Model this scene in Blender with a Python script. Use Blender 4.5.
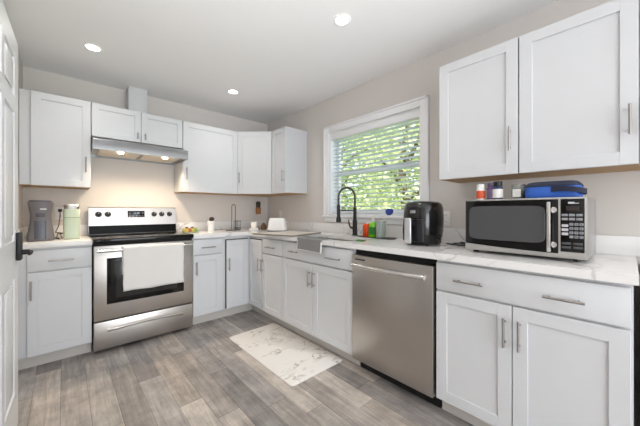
import bpy, bmesh, math, random
from mathutils import Vector, Matrix
PI = math.pi
random.seed(7)
S = bpy.context.scene
for o in list(bpy.data.objects): bpy.data.objects.remove(o)
C = S.collection

# ------------------------------------------------------------------ camera
CX, CY, CH, YAW, FPX, PY = -2.1602, -3.4867, 1.1406, 0.7395, 280.82, 211.2
cd = bpy.data.cameras.new('camera'); cam = bpy.data.objects.new('camera', cd); C.objects.link(cam)
cam.location = (CX, CY, CH); cam.rotation_euler = (PI/2, 0, -YAW)
cd.sensor_width = 36; cd.lens = 36*FPX/640; cd.shift_y = -(213-PY)/640
cd.clip_start = 0.02; cd.clip_end = 200
S.camera = cam

# ------------------------------------------------------------------ world, sun, lamps, exposure
W = bpy.data.worlds.new('sky'); S.world = W; W.use_nodes = True
nt = W.node_tree; bg = nt.nodes['Background']
wt = nt.nodes.new('ShaderNodeTexCoord'); ws = nt.nodes.new('ShaderNodeSeparateXYZ'); wr = nt.nodes.new('ShaderNodeValToRGB')
nt.links.new(wt.outputs['Generated'], ws.inputs[0]); nt.links.new(ws.outputs[2], wr.inputs[0]); nt.links.new(wr.outputs[0], bg.inputs[0])
wr.color_ramp.elements[0].color = (.86, .92, 1, 1); wr.color_ramp.elements[1].color = (.38, .60, 1, 1); bg.inputs[1].default_value = 1.8
sl = bpy.data.lights.new('sun', 'SUN'); sl.energy = 8.0; sl.angle = 0.02; sl.color = (1, .96, .88)
so = bpy.data.objects.new('sun', sl); C.objects.link(so)
so.rotation_euler = Vector((-0.5, -0.35, 0.8)).to_track_quat('Z', 'Y').to_euler()
def area(name, loc, rot, sx, sy, w, col):
    l = bpy.data.lights.new(name, 'AREA'); l.shape = 'RECTANGLE'; l.size = sx; l.size_y = sy
    l.energy = w; l.color = col
    o = bpy.data.objects.new(name, l); C.objects.link(o); o.location = loc; o.rotation_euler = rot
    return o
# added fill behind the camera, tilted up to brighten ceiling and fronts
area('rear_fill_light', (-1.8, -6.6, 1.05), (math.radians(112), 0, 0), 4.2, 1.9, 92, (.93, .965, 1))
# unseen uplight added behind the camera to brighten the ceiling
area('ceiling_fill_light', (-1.7, -3.9, .45), (math.radians(152), math.radians(-5), 0), 1.3, 1.3, 9, (.97, .98, 1)).data.spread = math.radians(84)
CANW, CANC = 2.6, (1, .975, .94)
S.view_settings.view_transform = 'Standard'; S.view_settings.look = 'None'
S.view_settings.gamma = 1; S.view_settings.use_curve_mapping = False
S.view_settings.exposure = 0.34

# ------------------------------------------------------------------ materials
def lin(h):
    h = h.lstrip('#'); c = [int(h[i:i+2], 16)/255 for i in (0, 2, 4)]
    return tuple(x/12.92 if x <= .04045 else ((x+.055)/1.055)**2.4 for x in c) + (1,)
MATS = {}
def mat(name, hexc, rough=.5, metal=0, bump=0, bscale=60, var=0, spec=None, emis=None, trans=0, coat=0, aniso=None):
    if name in MATS: return MATS[name]
    m = bpy.data.materials.new(name); m.use_nodes = True; t = m.node_tree; p = t.nodes['Principled BSDF']
    c = lin(hexc); p.inputs['Base Color'].default_value = c
    p.inputs['Roughness'].default_value = rough; p.inputs['Metallic'].default_value = metal
    if spec is not None: p.inputs['Specular IOR Level'].default_value = spec
    if coat: p.inputs['Coat Weight'].default_value = coat; p.inputs['Coat Roughness'].default_value = .05
    if trans: p.inputs['Transmission Weight'].default_value = trans
    if emis: p.inputs['Emission Color'].default_value = lin(emis[0]); p.inputs['Emission Strength'].default_value = emis[1]
    tc = t.nodes.new('ShaderNodeTexCoord'); n = t.nodes.new('ShaderNodeTexNoise')
    n.inputs['Scale'].default_value = bscale; n.inputs['Detail'].default_value = 3
    src = tc.outputs['Object']
    if aniso:
        mp = t.nodes.new('ShaderNodeMapping'); mp.inputs['Scale'].default_value = aniso
        t.links.new(src, mp.inputs[0]); src = mp.outputs[0]
    t.links.new(src, n.inputs['Vector'])
    if bump:
        b = t.nodes.new('ShaderNodeBump'); b.inputs['Strength'].default_value = bump; b.inputs['Distance'].default_value = .002
        t.links.new(n.outputs[0], b.inputs['Height']); t.links.new(b.outputs[0], p.inputs['Normal'])
    if var:
        mx = t.nodes.new('ShaderNodeMix'); mx.data_type = 'RGBA'
        mx.inputs[6].default_value = tuple(min(1, v*(1-var)) for v in c[:3])+(1,)
        mx.inputs[7].default_value = tuple(min(1, v*(1+var)) for v in c[:3])+(1,)
        t.links.new(n.outputs[0], mx.inputs[0]); t.links.new(mx.outputs[2], p.inputs['Base Color'])
    MATS[name] = m; return m

M_cab = mat('white_cabinet_paint', '#d2d3d5', .38, var=.015, bscale=8)
M_wall = mat('greige_wall_paint', '#d8d2cd', .85, bump=.12, bscale=220, var=.02)
M_ceil = mat('ceiling_paint', '#f1f0ef', .9, bump=.2, bscale=160)
M_trim = mat('white_trim_paint', '#f5f5f6', .4, var=.01)
M_door = mat('white_door_paint', '#e6e7e8', .35, var=.01)
M_steel = mat('brushed_stainless', '#bdb8b3', .32, 1, bump=.05, bscale=40, var=.05, aniso=(60, 60, 1))
M_steel2 = mat('polished_steel', '#d9d7d4', .2, 1)
M_nickel = mat('brushed_nickel', '#a8a3a0', .32, 1, var=.05)
M_black = mat('black_gloss_plastic', '#0b0b0c', .18, coat=.4)
M_blkglass = mat('black_glass', '#060607', .08, spec=.4)
M_blkmatte = mat('matte_black', '#151516', .5, var=.1)
M_dark = mat('dark_recess', '#0c0b0b', .8)
M_white = mat('white_plastic', '#ecebe8', .35)
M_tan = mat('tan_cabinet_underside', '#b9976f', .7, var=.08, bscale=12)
M_toe = mat('toe_kick_paint', '#c9c4bd', .5, var=.02)

def marble(name, base, vein, scale, width, rough, amount=1.0):
    m = bpy.data.materials.new(name); m.use_nodes = True; t = m.node_tree; p = t.nodes['Principled BSDF']; N = t.nodes.new; L = t.links.new
    tc = N('ShaderNodeTexCoord'); mp = N('ShaderNodeMapping'); mp.inputs['Rotation'].default_value = (.3, .2, .7); mp.inputs['Scale'].default_value = (1, 1.6, 1)
    L(tc.outputs['Object'], mp.inputs[0])
    n1 = N('ShaderNodeTexNoise'); n1.inputs['Scale'].default_value = scale; n1.inputs['Detail'].default_value = 6; n1.inputs['Distortion'].default_value = 1.2
    L(mp.outputs[0], n1.inputs['Vector'])
    s = N('ShaderNodeMath'); s.operation = 'SUBTRACT'; s.inputs[1].default_value = .5; L(n1.outputs[0], s.inputs[0])
    a = N('ShaderNodeMath'); a.operation = 'ABSOLUTE'; L(s.outputs[0], a.inputs[0])
    mr = N('ShaderNodeMapRange'); mr.inputs[1].default_value = 0; mr.inputs[2].default_value = width; mr.inputs[3].default_value = amount; mr.inputs[4].default_value = 0
    L(a.outputs[0], mr.inputs[0])
    n2 = N('ShaderNodeTexNoise'); n2.inputs['Scale'].default_value = scale*1.3; L(mp.outputs[0], n2.inputs['Vector'])
    m2 = N('ShaderNodeMapRange'); m2.inputs[1].default_value = .45; m2.inputs[2].default_value = .62; L(n2.outputs[0], m2.inputs[0])
    mu = N('ShaderNodeMath'); mu.operation = 'MULTIPLY'; L(mr.outputs[0], mu.inputs[0]); L(m2.outputs[0], mu.inputs[1])
    mx = N('ShaderNodeMix'); mx.data_type = 'RGBA'; mx.inputs[6].default_value = lin(base); mx.inputs[7].default_value = lin(vein)
    L(mu.outputs[0], mx.inputs[0]); L(mx.outputs[2], p.inputs['Base Color']); p.inputs['Roughness'].default_value = rough
    return m
M_quartz = marble('white_quartz_with_grey_veins', '#e8e6e4', '#8f8680', 1.7, .02, .16, .6)
M_matmarble = marble('marble_print', '#e6e2dc', '#8d857f', 4.2, .028, .4, .9)

def planks():
    m = bpy.data.materials.new('grey_wood_planks'); m.use_nodes = True; t = m.node_tree; p = t.nodes['Principled BSDF']; N = t.nodes.new; L = t.links.new
    def M(op, a, b=None):
        n = N('ShaderNodeMath'); n.operation = op
        for i, v in enumerate((a, b)):
            if v is None: continue
            if isinstance(v, (int, float)): n.inputs[i].default_value = v
            else: L(v, n.inputs[i])
        return n.outputs[0]
    tc = N('ShaderNodeTexCoord'); sp = N('ShaderNodeSeparateXYZ'); L(tc.outputs['Object'], sp.inputs[0])
    u = M('DIVIDE', sp.outputs[0], .128); row = M('FLOOR', u); fu = M('FRACT', u)
    wn = N('ShaderNodeTexWhiteNoise'); wn.noise_dimensions = '1D'; L(row, wn.inputs['W'])
    v = M('ADD', M('DIVIDE', sp.outputs[1], .92), wn.outputs[0]); col = M('FLOOR', v); fv = M('FRACT', v)
    cb = N('ShaderNodeCombineXYZ'); L(row, cb.inputs[0]); L(col, cb.inputs[1])
    w2 = N('ShaderNodeTexWhiteNoise'); w2.noise_dimensions = '2D'; L(cb.outputs[0], w2.inputs['Vector'])
    r = N('ShaderNodeValToRGB'); L(w2.outputs[0], r.inputs[0]); e = r.color_ramp.elements
    cols = ['#837d7a', '#a29b97', '#b3aca6', '#958f8b', '#bbb0a6', '#c5bcb2', '#8d8783', '#b2a79d']
    e[0].position = 0; e[0].color = lin(cols[0]); e[1].position = 1; e[1].color = lin(cols[-1])
    for i in range(1, 7): q = e.new(i/7); q.color = lin(cols[i])
    # grain, offset per plank
    gp = N('ShaderNodeCombineXYZ'); L(M('ADD', M('MULTIPLY', sp.outputs[0], 38), M('MULTIPLY', w2.outputs[0], 37)), gp.inputs[0]); L(M('MULTIPLY', sp.outputs[1], 2.6), gp.inputs[1]); L(M('MULTIPLY', w2.outputs[0], 91), gp.inputs[2])
    g = N('ShaderNodeTexNoise'); g.inputs['Scale'].default_value = 1; g.inputs['Detail'].default_value = 7; g.inputs['Roughness'].default_value = .72; g.inputs['Distortion'].default_value = .35; L(gp.outputs[0], g.inputs['Vector'])
    gr = N('ShaderNodeMapRange'); gr.inputs[1].default_value = .3; gr.inputs[2].default_value = .7; gr.inputs[3].default_value = .62; gr.inputs[4].default_value = 1.28; L(g.outputs[0], gr.inputs[0])
    b2 = N('ShaderNodeTexNoise'); b2.inputs['Scale'].default_value = 6; b2.inputs['Detail'].default_value = 6; b2.inputs['Roughness'].default_value = .7; L(tc.outputs['Object'], b2.inputs['Vector'])
    br = N('ShaderNodeMapRange'); br.inputs[1].default_value = .35; br.inputs[2].default_value = .65; br.inputs[3].default_value = .74; br.inputs[4].default_value = 1.14; L(b2.outputs[0], br.inputs[0])
    f = M('MULTIPLY', gr.outputs[0], br.outputs[0])
    # seams
    s1 = M('LESS_THAN', fu, .022); s2 = M('LESS_THAN', fv, .004); s = M('MAXIMUM', s1, s2)
    f2 = M('MULTIPLY', f, M('SUBTRACT', 1, M('MULTIPLY', s, .45)))
    vm = N('ShaderNodeVectorMath'); vm.operation = 'SCALE'; L(r.outputs[0], vm.inputs[0]); L(f2, vm.inputs['Scale'])
    L(vm.outputs[0], p.inputs['Base Color']); p.inputs['Roughness'].default_value = .42
    b = N('ShaderNodeBump'); b.inputs['Strength'].default_value = .15; b.inputs['Distance'].default_value = .002
    L(M('SUBTRACT', g.outputs[0], s), b.inputs['Height']); L(b.outputs[0], p.inputs['Normal'])
    return m
M_floor = planks()
def glassmat():
    m = bpy.data.materials.new('window_glass'); m.use_nodes = True; t = m.node_tree
    for n in list(t.nodes): t.nodes.remove(n)
    N = t.nodes.new; o = N('ShaderNodeOutputMaterial'); mx = N('ShaderNodeMixShader'); fr = N('ShaderNodeFresnel'); tr = N('ShaderNodeBsdfTransparent'); gl = N('ShaderNodeBsdfGlossy')
    gl.inputs['Roughness'].default_value = .02; tr.inputs[0].default_value = (.95, .97, .96, 1)
    L = t.links.new; gg = N('ShaderNodeNewGeometry'); iv = N('ShaderNodeMath'); iv.operation = 'SUBTRACT'; iv.inputs[0].default_value = 1; L(gg.outputs['Backfacing'], iv.inputs[1]); mm = N('ShaderNodeMath'); mm.operation = 'MULTIPLY'; L(fr.outputs[0], mm.inputs[0]); L(iv.outputs[0], mm.inputs[1]); L(mm.outputs[0], mx.inputs[0]); L(tr.outputs[0], mx.inputs[1]); L(gl.outputs[0], mx.inputs[2]); L(mx.outputs[0], o.inputs[0]); return m
M_glass = glassmat()
def emat(name, col, st): return mat(name, col, .5, emis=(col, st))
def leafmat(name, a, b, c):
    m = bpy.data.materials.new(name); m.use_nodes = True; t = m.node_tree; p = t.nodes['Principled BSDF']; N = t.nodes.new
    g = N('ShaderNodeNewGeometry'); r = N('ShaderNodeValToRGB'); t.links.new(g.outputs['Random Per Island'], r.inputs[0])
    e = r.color_ramp.elements; e[0].color = lin(a); e[1].color = lin(c); q = e.new(.5); q.color = lin(b)
    t.links.new(r.outputs[0], p.inputs['Base Color']); p.inputs['Roughness'].default_value = .45
    tl = N('ShaderNodeBsdfTranslucent'); t.links.new(r.outputs[0], tl.inputs[0]); ms = N('ShaderNodeMixShader'); ms.inputs[0].default_value = .35
    t.links.new(p.outputs[0], ms.inputs[1]); t.links.new(tl.outputs[0], ms.inputs[2]); t.links.new(ms.outputs[0], t.nodes['Material Output'].inputs[0]); return m

# ------------------------------------------------------------------ mesh helpers
def adopt(o, t, loc, rz=0):
    o.parent = t; o.matrix_parent_inverse = (Matrix.Translation(loc) @ Matrix.Rotation(rz, 4, 'Z')).inverted(); return o
class MB:
    def __init__(s): s.bm = bmesh.new(); s.mats = []; s.cur = 0
    def use(s, m):
        if m not in s.mats: s.mats.append(m)
        s.cur = s.mats.index(m); return s
    def _fin(s, before):
        for f in s.bm.faces:
            if f not in before: f.material_index = s.cur
    def box(s, x0, x1, y0, y1, z0, z1, bev=0, seg=2):
        before = set(s.bm.faces)
        r = bmesh.ops.create_cube(s.bm, size=1); vs = r['verts']
        for v in vs: v.co = Vector(((x0+x1)/2+v.co.x*(x1-x0), (y0+y1)/2+v.co.y*(y1-y0), (z0+z1)/2+v.co.z*(z1-z0)))
        if bev:
            es = list({e for v in vs for e in v.link_edges})
            bmesh.ops.bevel(s.bm, geom=es, offset=bev, segments=seg, affect='EDGES', profile=.5)
        s._fin(before); return s
    def cyl(s, p0, p1, r, r2=None, seg=16, cap=True):
        before = set(s.bm.faces)
        p0 = Vector(p0); p1 = Vector(p1); d = p1-p0
        q = d.to_track_quat('Z', 'Y').to_matrix().to_4x4()
        bmesh.ops.create_cone(s.bm, cap_ends=cap, segments=seg, radius1=r, radius2=r if r2 is None else r2, depth=d.length, matrix=Matrix.Translation((p0+p1)/2) @ q)
        s._fin(before); return s
    def rings(s, rings, cap0=True, cap1=True, closed=True):
        vr = [[s.bm.verts.new(p) for p in r] for r in rings]; n = len(vr[0])
        for a, b in zip(vr, vr[1:]):
            for i in range(n if closed else n-1):
                f = s.bm.faces.new((a[i], a[(i+1) % n], b[(i+1) % n], b[i])); f.material_index = s.cur
        if cap0: s.bm.faces.new(list(reversed(vr[0]))).material_index = s.cur
        if cap1: s.bm.faces.new(vr[-1]).material_index = s.cur
        return s
    def lathe(s, prof, c=(0, 0, 0), seg=28, cap0=True, cap1=True):
        return s.rings([[(c[0]+r*math.cos(2*PI*i/seg), c[1]+r*math.sin(2*PI*i/seg), c[2]+z) for i in range(seg)] for r, z in prof], cap0, cap1)
    def sup(s, secs, seg=36, cap0=True, cap1=True):
        # super-ellipse loft: (z, rx, ry, cx, cy, n)
        R = []
        for z, rx, ry, cx, cy, n in secs:
            r = []
            for i in range(seg):
                a = 2*PI*i/seg; ca, sa = math.cos(a), math.sin(a)
                r.append((cx+rx*math.copysign(abs(ca)**(2/n), ca), cy+ry*math.copysign(abs(sa)**(2/n), sa), z))
            R.append(r)
        return s.rings(R, cap0, cap1)
    def tube(s, pts, r, seg=10, closed=False):
        pts = [Vector(p) for p in pts]; R = []; n = len(pts); up = None
        for i, p in enumerate(pts):
            a = pts[(i-1) % n] if (closed or i > 0) else p; b = pts[(i+1) % n] if (closed or i < n-1) else p
            d = (b-a).normalized()
            if up is None: up = Vector((0, 0, 1)) if abs(d.z) < .9 else Vector((1, 0, 0))
            x = d.cross(up).normalized(); y = x.cross(d).normalized(); up = y
            rr = r[i] if isinstance(r, (list, tuple)) else r
            R.append([p+x*rr*math.cos(2*PI*k/seg)+y*rr*math.sin(2*PI*k/seg) for k in range(seg)])
        if closed: R.append(R[0])
        return s.rings(R, not closed, not closed)
    def prism(s, poly, z0, z1):
        return s.rings([[(x, y, z0) for x, y in poly], [(x, y, z1) for x, y in poly]])
    def extr(s, poly3, vec):
        v = Vector(vec); return s.rings([[Vector(p) for p in poly3], [Vector(p)+v for p in poly3]])
    def xf(s, m): s.bm.transform(m); return s
    def build(s, name, m=None, parent=None, smooth=True, angle=40):
        if len(s.bm.faces) == 0: raise Exception('empty '+name)
        bmesh.ops.recalc_face_normals(s.bm, faces=s.bm.faces)
        me = bpy.data.meshes.new(name); s.bm.to_mesh(me); s.bm.free()
        if s.mats:
            for q in s.mats: me.materials.append(q)
        else: me.materials.append(m)
        if smooth:
            me.polygons.foreach_set('use_smooth', [True]*len(me.polygons)); me.set_sharp_from_angle(angle=math.radians(angle))
        o = bpy.data.objects.new(name, me); C.objects.link(o)
        if parent: o.parent = parent
        return o
def tag(o, label, cat, group=None, kind=None):
    if label: o['label'] = label
    if cat: o['category'] = cat
    if group: o['group'] = group
    if kind: o['kind'] = kind
    return o
def thing(name, label, cat, loc=(0, 0, 0), rz=0, group=None):
    o = bpy.data.objects.new(name, None); C.objects.link(o); o.location = loc; o.rotation_euler = (0, 0, rz); o.empty_display_size = .05
    return tag(o, label, cat, group)
def struct(name, mb, m, parent=None, label=None):
    o = mb.build(name, m, parent)
    if not parent:
        o['kind'] = 'structure'
        if label: o['label'] = label
    return o
def textmesh(name, body, size, m, parent, mtx, depth=.0004):
    c = bpy.data.curves.new('t', 'FONT'); c.body = body; c.size = size; c.extrude = depth; c.align_x = 'CENTER'; c.align_y = 'CENTER'
    o = bpy.data.objects.new('t', c); C.objects.link(o)
    dg = bpy.context.evaluated_depsgraph_get(); me = bpy.data.meshes.new_from_object(o.evaluated_get(dg))
    bpy.data.objects.remove(o); me.transform(mtx); me.materials.clear(); me.materials.append(m)
    n = bpy.data.objects.new(name, me); C.objects.link(n); n.parent = parent; return n

# ------------------------------------------------------------------ room shell
ZC, XL, YB = 2.384, -2.42, -7.0
struct('floor', MB().box(-4.0, .02, YB, .02, -.06, 0), M_floor, label='grey wood plank floor')
struct('ceiling', MB().box(-4.0, .15, YB, .15, ZC, ZC+.1), M_ceil, label='pale smooth ceiling')
struct('wall_back', MB().box(-4.0, .15, 0, .15, 0, ZC), M_wall, label='greige wall behind the range')
WY0, WY1, WZ0, WZ1 = -2.345, -1.275, 1.10, 1.995     # window opening
w = MB()
w.box(0, .15, YB, WY0, 0, ZC).box(0, .15, WY1, 0, 0, ZC).box(0, .15, WY0, WY1, 0, WZ0).box(0, .15, WY0, WY1, WZ1, ZC)
struct('wall_right', w, M_wall, label='greige wall with the window')
DY0, DY1 = -2.90, -2.10                                # doorway the open door belongs to
w = MB(); w.box(XL-.12, XL, DY1, 0, 0, ZC).box(XL-.12, XL, -3.9, DY0, 0, ZC).box(XL-.12, XL, DY0, DY1, 2.06, ZC)
struct('wall_left', w, M_wall, label='greige wall behind the open door')
struct('wall_hallway', MB().box(-4.0, -3.9, YB, 0, 0, ZC), M_wall)
# door casing
w = MB()
for y0, y1 in ((DY0-.06, DY0), (DY1, DY1+.06)): w.box(XL, XL+.015, y0, y1, 0, 2.12, .003)
w.box(XL, XL+.015, DY0, DY1, 2.06, 2.12, .003)
struct('trim_1', w, M_trim, label='white doorway casing')
struct('baseboard_left', MB().box(XL, XL+.012, -2.03, -.64, 0, .09, .003), M_trim)

# ---- open six panel door
dr = tag(bpy.data.objects.new('door_1', None), 'white six panel door swung open along the left wall', None, kind='structure'); C.objects.link(dr)
dr.location = (-2.398, -2.085, 0); dr.rotation_euler = (0, 0, math.atan2(.805, .022))   # local x along leaf from hinge
def panelled():
    t = .035; w_, h = .80, 2.03; b = MB()
    # leaf occupies x 0..w, y 0..-t ; visible face at y=-t looks into the room
    b.box(0, w_, -t+.008, -.008, .008, h, 0)
    xs = [0, .11, .365, .435, .69, w_]; zs = [.008, .21, .80, .99, 1.64, 1.72, 1.92, h]
    for ya, yb in ((-t, -t+.008), (-.008, 0)):
        for i in range(5):
            for j in range(7):
                if i in (1, 3) and j in (1, 3, 5):
                    x0, x1, z0, z1 = xs[i], xs[i+1], zs[j], zs[j+1]
                    b.box(x0+.03, x1-.03, ya+.001, yb, z0+.03, z1-.03, .004)
                else: b.box(xs[i], xs[i+1], ya, yb, zs[j], zs[j+1])
    return b
panelled().build('door_leaf', M_door, dr)
b = MB().box(.715, .775, -.056, -.0355, .885, 1.03, .006)
pl = b.build('latch_plate', M_blkmatte, dr)
b = MB().cyl((.745, -.056, .925), (.745, -.085, .925), .013).box(.66, .757, -.096, -.083, .914, .934, .005)
b.build('lever_handle', M_blkmatte, dr)
b = MB().box(.8, .8025, -.031, -.004, .88, 1.0, 0); b.build('strike_edge', M_blkmatte, dr)
for z in (.25, 1.0, 1.8): MB().cyl((-.004, -.018, z-.045), (-.004, -.018, z+.045), .006).build('hinge', M_nickel, dr)

# ---- window
wn = tag(bpy.data.objects.new('window_1', None), 'white cased double hung window above the sink', None, kind='structure'); C.objects.link(wn); wn.location = (0, -1.81, WZ0)
def wbox(b, x0, x1, y0, y1, z0, z1, bev=.002): return b.box(x0, x1, y0+1.81, y1+1.81, z0-WZ0, z1-WZ0, bev)
b = MB(); CW = .072
wbox(b, -.018, -.0005, WY0-CW, WY0, WZ0-.0, WZ1+CW); wbox(b, -.018, -.0005, WY1, WY1+CW, WZ0, WZ1+CW); wbox(b, -.018, -.0005, WY0, WY1, WZ1, WZ1+CW)
wbox(b, -.028, -.018, WY0-CW, WY0-CW+.018, WZ0, WZ1+CW); wbox(b, -.028, -.018, WY1+CW-.018, WY1+CW, WZ0, WZ1+CW); wbox(b, -.028, -.018, WY0-CW, WY1+CW, WZ1+CW-.018, WZ1+CW)
b.build('window_casing', M_trim, wn)
b = MB(); wbox(b, -.034, -.0005, WY0-CW-.01, WY1+CW+.01, WZ0-.024, WZ0-.001, .003); wbox(b, -.014, -.0005, WY0-CW, WY1+CW, WZ0-.075, WZ0-.025)
b.build('window_sill', M_trim, wn)
b = MB()
for a in ((WY0+.001, WY0+.013, WZ0+.001, WZ1-.001), (WY1-.013, WY1-.001, WZ0+.001, WZ1-.001), (WY0+.013, WY1-.013, WZ0+.001, WZ0+.013), (WY0+.013, WY1-.013, WZ1-.013, WZ1-.001)): wbox(b, 0, .148, *a, 0)
b.build('window_jamb', M_trim, wn)
b = MB()
f0, f1, g0, g1 = WY0+.014, WY1-.014, WZ0+.014, WZ1-.014
for a in ((f0, f0+.035, g0, g1), (f1-.035, f1, g0, g1), (f0+.035, f1-.035, g0, g0+.045), (f0+.035, f1-.035, g1-.035, g1), (f0+.035, f1-.035, 1.525, 1.562)): wbox(b, .098, .135, *a, .002)
b.build('window_sash', M_trim, wn)
b = MB(); wbox(b, .113, .117, f0+.03, f1-.03, g0+.04, 1.53, 0); wbox(b, .118, .122, f0+.03, f1-.03, 1.55, g1-.03, 0)
b.build('window_pane', M_glass, wn)

# ---- blind
bl = thing('window_blind', 'white wide-slat horizontal blind lowered over the sink window', 'blind', (.05, -1.81, WZ1))
hw = .51
M_slat = mat('white_blind_slat', '#e4e8ee', .45, var=.01)
MB().box(-.046, .028, -hw-.008, hw+.008, -.075, -.0135, .002).build('headrail', M_trim, bl)
b = MB(); z = -.10; k = 0
while z > -.845:
    a = math.radians(7)
    before = list(b.bm.verts)
    b.box(-.0245, .0245, -hw, hw, -.0014, .0014, 0)
    new = [v for v in b.bm.verts if v not in before]
    bmesh.ops.transform(b.bm, matrix=Matrix.Translation((0, 0, z)) @ Matrix.Rotation(a, 4, 'Y'), verts=new)
    z -= .0415; k += 1
b.build('slats', M_slat, bl)
MB().box(-.024, .024, -hw, hw, -.872, -.855, .004).build('bottom_rail', M_trim, bl)
for y in (-.40, 0, .40):
    b = MB()
    for x in (-.026, .026): b.cyl((x, y, -.855), (x, y, -.07), .0011, seg=6)
    for k in range(18): b.cyl((-.026, y, -.1025-k*.0415), (.026, y, -.1025-k*.0415), .0009, seg=5)
    b.build('ladder_cord', M_white, bl)

# ---- exterior
mg = mat('lawn', '#6d8a3a', .9, var=.3, bscale=3)
o = MB().box(.6, 60, -60, 60, -.4, -.3).build('ground', mg); o['kind'] = 'structure'; o['label'] = 'grass outside the window'
bark = mat('bark', '#5a4a3c', .9, bump=.6, bscale=20, var=.3)
leafA = leafmat('pale_green_leaves', '#a1b070', '#c9d093', '#f4f2cf'); leafB = leafmat('mid_green_leaves', '#8ba065', '#b5c183', '#e4e6b8')
def tree(x, y, h, r, n, lm, label, seed, size):
    t = thing('leafy_tree', label, 'tree', (x, y, -.3), 0, None); rd = random.Random(seed)
    b = MB(); b.tube([(0, 0, 0), (.05, .03, h*.3), (-.04, .1, h*.6), (0, 0, h*.9)], [.12, .09, .06, .02], 8)
    for i in range(6):
        a = rd.uniform(0, 2*PI); zz = h*rd.uniform(.25, .7); b.tube([(0, .05, zz), (r*.4*math.cos(a), r*.4*math.sin(a), zz+.4), (r*.8*math.cos(a), r*.8*math.sin(a), zz+.6)], [.05, .03, .01], 6)
    b.build('trunk', bark, t)
    me = bpy.data.meshes.new('foliage'); V = []; F = []
    for i in range(n):
        a = rd.uniform(0, 2*PI); ph = math.acos(rd.uniform(-1, 1)); q = r*rd.uniform(.35, 1)**.6
        c = Vector((q*math.sin(ph)*math.cos(a), q*math.sin(ph)*math.sin(a), h*.52+q/r*h*.5*math.cos(ph)))
        u = Vector((rd.gauss(0, 1), rd.gauss(0, 1), rd.gauss(0, .6))).normalized(); w_ = u.orthogonal().normalized(); w_.rotate(Matrix.Rotation(rd.uniform(0, 6), 3, u))
        s = size*rd.uniform(.6, 1.3); k = len(V)
        V += [c-u*s, c-w_*s*.45+u*s*.1, c+u*s, c+w_*s*.45+u*s*.1]; F.append((k, k+1, k+2, k+3))
    me.from_pydata(V, [], F); me.materials.append(lm); o = bpy.data.objects.new('foliage', me); C.objects.link(o); o.parent = t
tree(2.2, -.95, 3.6, .95, 3600, leafA, 'pale green leafy tree outside the right half of the window', 1, .06)
tree(2.6, 1.15, 4.0, 1.05, 4200, leafB, 'darker green leafy tree outside the left half of the window', 2, .06)
tree(5.0, .2, 5.2, 1.5, 4200, leafA, 'tall pale tree standing behind the two nearer trees outside', 3, .10)
tree(5.6, 3.7, 5.4, 1.9, 5200, leafB, 'tall green tree seen through the far left edge of the window', 4, .11)

# ------------------------------------------------------------------ recessed lights
M_lens = emat('lit_lens', '#fff6e8', 14)
cans = [(-1.997, -.75, 'recessed ceiling light nearest the left cabinets'), (-.861, -.721, 'recessed ceiling light above the back corner'),
        (-.825, -2.235, 'recessed ceiling light in front of the window')]
for i, (x, y, lb) in enumerate(cans):
    t = thing('recessed_light', lb, 'ceiling light', (x, y, ZC), 0, 'recessed ceiling lights')
    MB().lathe([(.041, -.0015), (.044, -.005), (.050, -.006), (.056, -.003), (.057, -.0008)], seg=32, cap0=False, cap1=False).build('trim_ring', M_trim, t)
    MB().lathe([(.0415, -.003), (.0415, -.0012)], seg=32).build('lens', M_lens, t)
for i, (x, y) in enumerate([(c[0], c[1]) for c in cans]+[(-1.95, -2.235), (-.825, -4.2), (-1.95, -4.2)]):
    l = bpy.data.lights.new('can_lamp', 'SPOT'); l.energy = CANW*4; l.spot_size = math.radians(150); l.spot_blend = 1; l.shadow_soft_size = .06; l.color = CANC
    o = bpy.data.objects.new('can_lamp', l); C.objects.link(o); o.location = (x, y, ZC-.02)

# ------------------------------------------------------------------ cabinets
def shaker(b, x0, x1, z0, z1, yb, t=.019, fr=.057, rec=.008):
    # slab front at y = yb-t .. yb, with recessed centre
    b.box(x0, x1, yb-t+rec, yb, z0, z1)
    b.box(x0, x0+fr, yb-t, yb-t+rec+.0005, z0, z1, .0012, 1); b.box(x1-fr, x1, yb-t, yb-t+rec+.0005, z0, z1, .0012, 1)
    b.box(x0+fr-.001, x1-fr+.001, yb-t, yb-t+rec+.0005, z0, z0+fr, .0012, 1); b.box(x0+fr-.001, x1-fr+.001, yb-t, yb-t+rec+.0005, z1-fr, z1, .0012, 1)
    return b
def bar(b, p, q, out, r=.0055, inset=.02):
    # bar pull from p to q, standing off the face by vector out
    p, q, out = Vector(p), Vector(q), Vector(out); d = (q-p).normalized()
    b.cyl(p+out, q+out, r, seg=12)
    for c in (p+d*inset, q-d*inset): b.cyl(c, c+out, r*.8, seg=10)
    return b
def hollow(b, w_, dp, z0, z1, s=.016, ff=.018):
    b.box(0, s, -dp, -.003, z0, z1); b.box(w_-s, w_, -dp, -.003, z0, z1); b.box(s, w_-s, -.012, -.003, z0, z1)
    b.box(s, w_-s, -dp+ff, -.012, z0, z0+s)
    b.box(s, w_-s, -dp, -dp+ff, z0, z1); return b
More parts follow.
